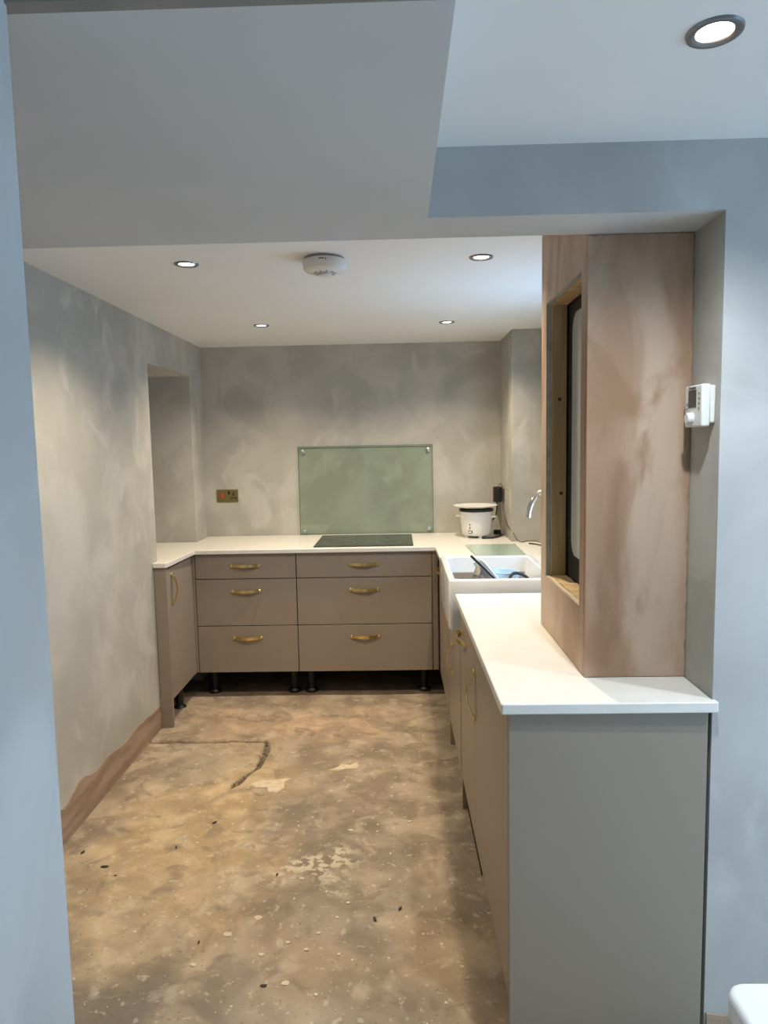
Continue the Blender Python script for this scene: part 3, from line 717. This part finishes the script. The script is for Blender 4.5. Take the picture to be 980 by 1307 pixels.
downlight('recessed ceiling downlight at the near right, by the boxing', .307, 2.562, ZC, KW, WARM)
downlight('recessed ceiling downlight at the far left, above the left drawers', -.738, 3.850, ZC, KW, WARM)
downlight('recessed ceiling downlight at the far right, above the rice cooker side', .275, 3.878, ZC, KW, WARM)
downlight('large bright downlight in the raised near ceiling at the top right', .505, 1.161, ZH, NW, COOL)
downlight('downlight in the raised near ceiling, out of the picture on the right', 1.55, 1.0, ZH, NW*1.5, COOL)
downlight('downlight in the raised near ceiling, behind the viewer', .60, -.60, ZH, NW*.4, COOL)
t = thing('smoke_alarm', 'round white smoke alarm on the kitchen ceiling between the two near downlights', 'smoke alarm', (-.252, 2.53, ZC))
bm = bmesh.new(); lathe(bm, [(0, 0), (.070, 0), (.070, -.008), (.066, -.010)], n=48); obj('base_plate', bm, 'greyrub', t, smooth=True)
bm = bmesh.new(); lathe(bm, [(.066, -.009), (.076, -.009), (.077, -.016), (.076, -.036), (.072, -.043), (.060, -.047), (.055, -.050), (0, -.052)], n=48); obj('body', bm, 'white', t, smooth=True)
bm = bmesh.new(); lathe(bm, [(.022, -.050), (.024, -.058), (.020, -.062), (0, -.063)], n=24); obj('test_button', bm, 'white', t, smooth=True)
bm = bmesh.new()
for k in range(10):
    a = 2*PI*k/10; box(bm, .027, .040, -.003, .003, -.0525, -.049); 
    bmesh.ops.rotate(bm, verts=bm.verts[-8:], cent=(0,0,0), matrix=Matrix.Rotation(a, 3, 'Z'))
obj('vent_slots', bm, 'greyrub', t)
bm = bmesh.new(); box(bm, -.012, .006, -.0775, -.074, -.019, -.016); box(bm, .010, .014, -.0775, -.074, -.021, -.017); obj('indicator', bm, 'label', t)

# ================================================================== BOILER CUPBOARD
TX, TY0, TY1 = .458, 1.7105, 2.243
OY0, OY1, OZ0, OZ1 = 1.765, 2.172, 1.068, 1.908
t = thing('boiler_cupboard', 'bare pink plastered boxing standing on the near worktop up to the ceiling', 'cupboard')
obj('front_board', B(TX+.0005, XO-.0015, TY0, TY0+.0125, ZW+.001, ZC-.002), 'pink', t, bev=.0015)
bm = bmesh.new()
def ring_x(bm, x0, x1, Yo, Zo, Yi, Zi):
    o = [(Yo[0], Zo[0]), (Yo[1], Zo[0]), (Yo[1], Zo[1]), (Yo[0], Zo[1])]; i_ = [(Yi[0], Zi[0]), (Yi[1], Zi[0]), (Yi[1], Zi[1]), (Yi[0], Zi[1])]
    A = [[bm.verts.new((x, y, z)) for y, z in p] for x in (x0, x1) for p in (o, i_)]
    o0, i0, o1, i1 = A
    for k in range(4):
        j = (k+1) % 4
        bm.faces.new((o0[k], o0[j], i0[j], i0[k])); bm.faces.new((o1[k], o1[j], i1[j], i1[k]))
        bm.faces.new((o0[k], o0[j], o1[j], o1[k])); bm.faces.new((i0[k], i0[j], i1[j], i1[k]))
ring_x(bm, TX, TX+.0145, (TY0+.0127, TY1), (ZW+.001, ZC-.002), (OY0, OY1), (OZ0, OZ1))
obj('side_board', bm, 'pink', t, bev=.001)
bm = bmesh.new(); ring_x(bm, TX+.0012, TX+.0146, (OY0-.002, OY1+.002), (OZ0-.002, OZ1+.002), (OY0+.0008, OY1-.0008), (OZ0+.0008, OZ1-.0008)); obj('board_edge', bm, 'edge', t, label='grey cut plasterboard edge round the opening')
obj('stud', B(TX+.015, TX+.062, OY1-.006, OY1+.045, ZW+.001, ZC-.002), 'pine', t, bev=.002, label='rough pine stud')
obj('stud', B(TX+.015, TX+.062, TY0+.013, OY0+.004, ZW+.001, ZC-.002), 'pine', t, bev=.002)
# head and sill rails run along y
o = obj('head_rail', B(TX+.015, TX+.062, OY0+.005, OY1-.007, OZ1-.006, OZ1+.045), 'pine', t, bev=.002)
bm = bmesh.new()
n = 26; top = []
for i in range(n+1):
    y = OY0+.005+(OY1-.007-OY0-.005)*i/n; top.append((y, OZ0+.004+.004*noise.noise(Vector((y*25, 0, 0)))))
prism(bm, [(OY0+.005, OZ0-.045), (OY1-.007, OZ0-.045)]+top[::-1], TX+.015, TX+.062, 'x'); obj('sill_rail', bm, 'pine', t)
bm = bmesh.new()      # torn plaster lip on the sill
pts = [(OY0+.002+.4*i/18*1.0, .006*noise.noise(Vector((i*.9, 2, 0)))) for i in range(19)]
prism(bm, [(OY0+.001, OZ0-.006), (OY1-.001, OZ0-.006)]+[(y, OZ0+.003+abs(d)) for y, d in pts][::-1], TX+.0002, TX+.012, 'x'); obj('plaster_lip', bm, 'splash', t)
def ragged(name, horiz, a0, a1, n, w0, w1, fixed, m):
    bm = bmesh.new(); A = []; 
    for i in range(n+1):
        u = a0+(a1-a0)*i/n; q = w0+w1*abs(noise.noise(Vector((u*31, 7.3, 1))))+w1*.5*abs(noise.noise(Vector((u*90, 1.3, 1))))
        A.append((u, q))
    if horiz: pts = [(a0, fixed), (a1, fixed)]+[(u, fixed-q) for u, q in A][::-1]
    else: pts = [(fixed, a0), (fixed, a1)]+[(fixed-q, u) for u, q in A][::-1]
    prism(bm, pts, TY0-.0008, TY0+.001, 'y'); return obj(name, bm, m, t, label='ragged dark brown plaster edge')
ragged('plaster_edge', False, ZW+.002, ZC-.18, 160, .0008, .006, XO-.001, 'brown')
ragged('plaster_edge', True, TX+.001, XO-.002, 50, .001, .005, ZS-.0005, 'brown')
obj('back_board', B(TX+.062, XO-.002, TY1-.0125, TY1, ZW+.001, ZC-.002), 'pink', t)
for k, (y, z) in enumerate(((0, 1.62), (0, 1.33))):
    bm = bmesh.new(); lathe(bm, [(0, 0), (.0055, 0), (.0045, .0012), (0, .0012)], (TX+.040+.006*k, OY1-.006, z), 12, Matrix.Rotation(PI/2, 3, 'X')); obj('screw', bm, 'chip', t)
t = thing('boiler', 'black cased boiler with a pale rounded front panel inside the plaster boxing', 'boiler', (0, 0, 0))
obj('casing', B(.524, XO-.004, OY0+.012, OY1+.050, ZW+.05, ZC-.03), 'blackmatt', t, bev=.004)
bm = bmesh.new(); prism(bm, rrect(1.78, 2.090, 1.150, 1.862, .050, 8), .5165, .5238, 'x'); obj('front_panel', bm, 'boiler', t, bev=.002, label='pale grey rounded panel')

# ================================================================== THERMOSTAT
t = thing('thermostat', 'white programmable room thermostat on the right reveal of the opening', 'thermostat', (XO, 1.622, 1.566))
obj('back_plate', B(-.014, 0, -.040, .040, -.040, .044), 'white', t, bev=.003)
obj('body', B(-.034, -.014, -.047, .044, -.048, .047), 'white', t, bev=.004, seg=3)
obj('display', B(-.0348, -.0338, -.018, .024, -.004, .036), 'screen', t, bev=.0005, label='dark blank display')
bm = bmesh.new(); lathe(bm, [(0, 0), (.0135, 0), (.013, .010), (.011, .013), (0, .013)], (-.034, .004, -.028), 24, Matrix.Rotation(-PI/2, 3, 'Y')); obj('dial', bm, 'white', t, smooth=True)
for y in (-.034, .030):
    for z in (-.006, .005, .016, .027):
        if y > 0 and z > .01: continue
        obj('button', B(-.0352, -.0338, y-.004, y+.004, z-.002, z+.002), 'greyrub', t)
cu = bpy.data.curves.new('maker_mark', 'FONT'); cu.body = 'Drayton'; cu.size = .011; cu.extrude = .0002; cu.align_x = 'CENTER'; cu.materials.append(M['label'])
_tmp = bpy.data.objects.new('lettering_curve', cu); C.objects.link(_tmp)
me = bpy.data.meshes.new_from_object(_tmp); bpy.data.objects.remove(_tmp)
o = bpy.data.objects.new('lettering', me); o.parent = t; o.location = (-.0345, .004, .0375); o.rotation_euler = (PI/2, 0, -PI/2); C.objects.link(o)

# ================================================================== DEBRIS
base = None
CHIPS = ['tiny dark chip on the floor nearest the left wall strip', 'elongated dark chip beside the left wall, second from the wall', 'speck-sized dark chip on the ochre floor by the left wall',
         'tiny dark chip in the middle of the ochre floor area', 'tiny dark chip on the pale slab short of the crumbled joint', 'tiny dark chip on the grey floor below the larger plaster patch',
         'dark chip on the floor near the large pale plaster spots', 'dark chip on the floor nearest the peninsula doors', 'dark chip just behind the one nearest the peninsula doors',
         'speck-sized dark chip left of the pale plaster spots', 'dark chip on the floor closest to the viewer at bottom left']
for k, (x, y, s, a) in enumerate(((-1.20, 2.42, .008, .4), (-1.08, 2.33, .010, 1.0), (-1.02, 2.28, .004, 0), (-.86, 2.45, .006, .6), (-.76, 2.62, .007, .2), (-.45, 2.28, .006, .4), (-.40, 1.78, .007, 1), (-.10, 2.05, .008, .6), (-.02, 2.1, .007, .3), (-.63, 1.95, .005, .5), (-.56, 1.60, .005, .4))):
    if base is None:
        bm = bmesh.new(); prism(bm, [(-1, -.3), (.4, -.5), (1, .1), (.3, .5), (-.7, .3)], 0, .35)
        base = o = obj('debris_chip', bm, 'chip')
    else: o = base.copy(); C.objects.link(o)
    o.location = (x, y, .0022); o.scale = (s*1.4, s*1.1, s); o.rotation_euler = (0, 0, a*PI)
    tag(o, CHIPS[k], 'debris', 'dark chips scattered on the floor')
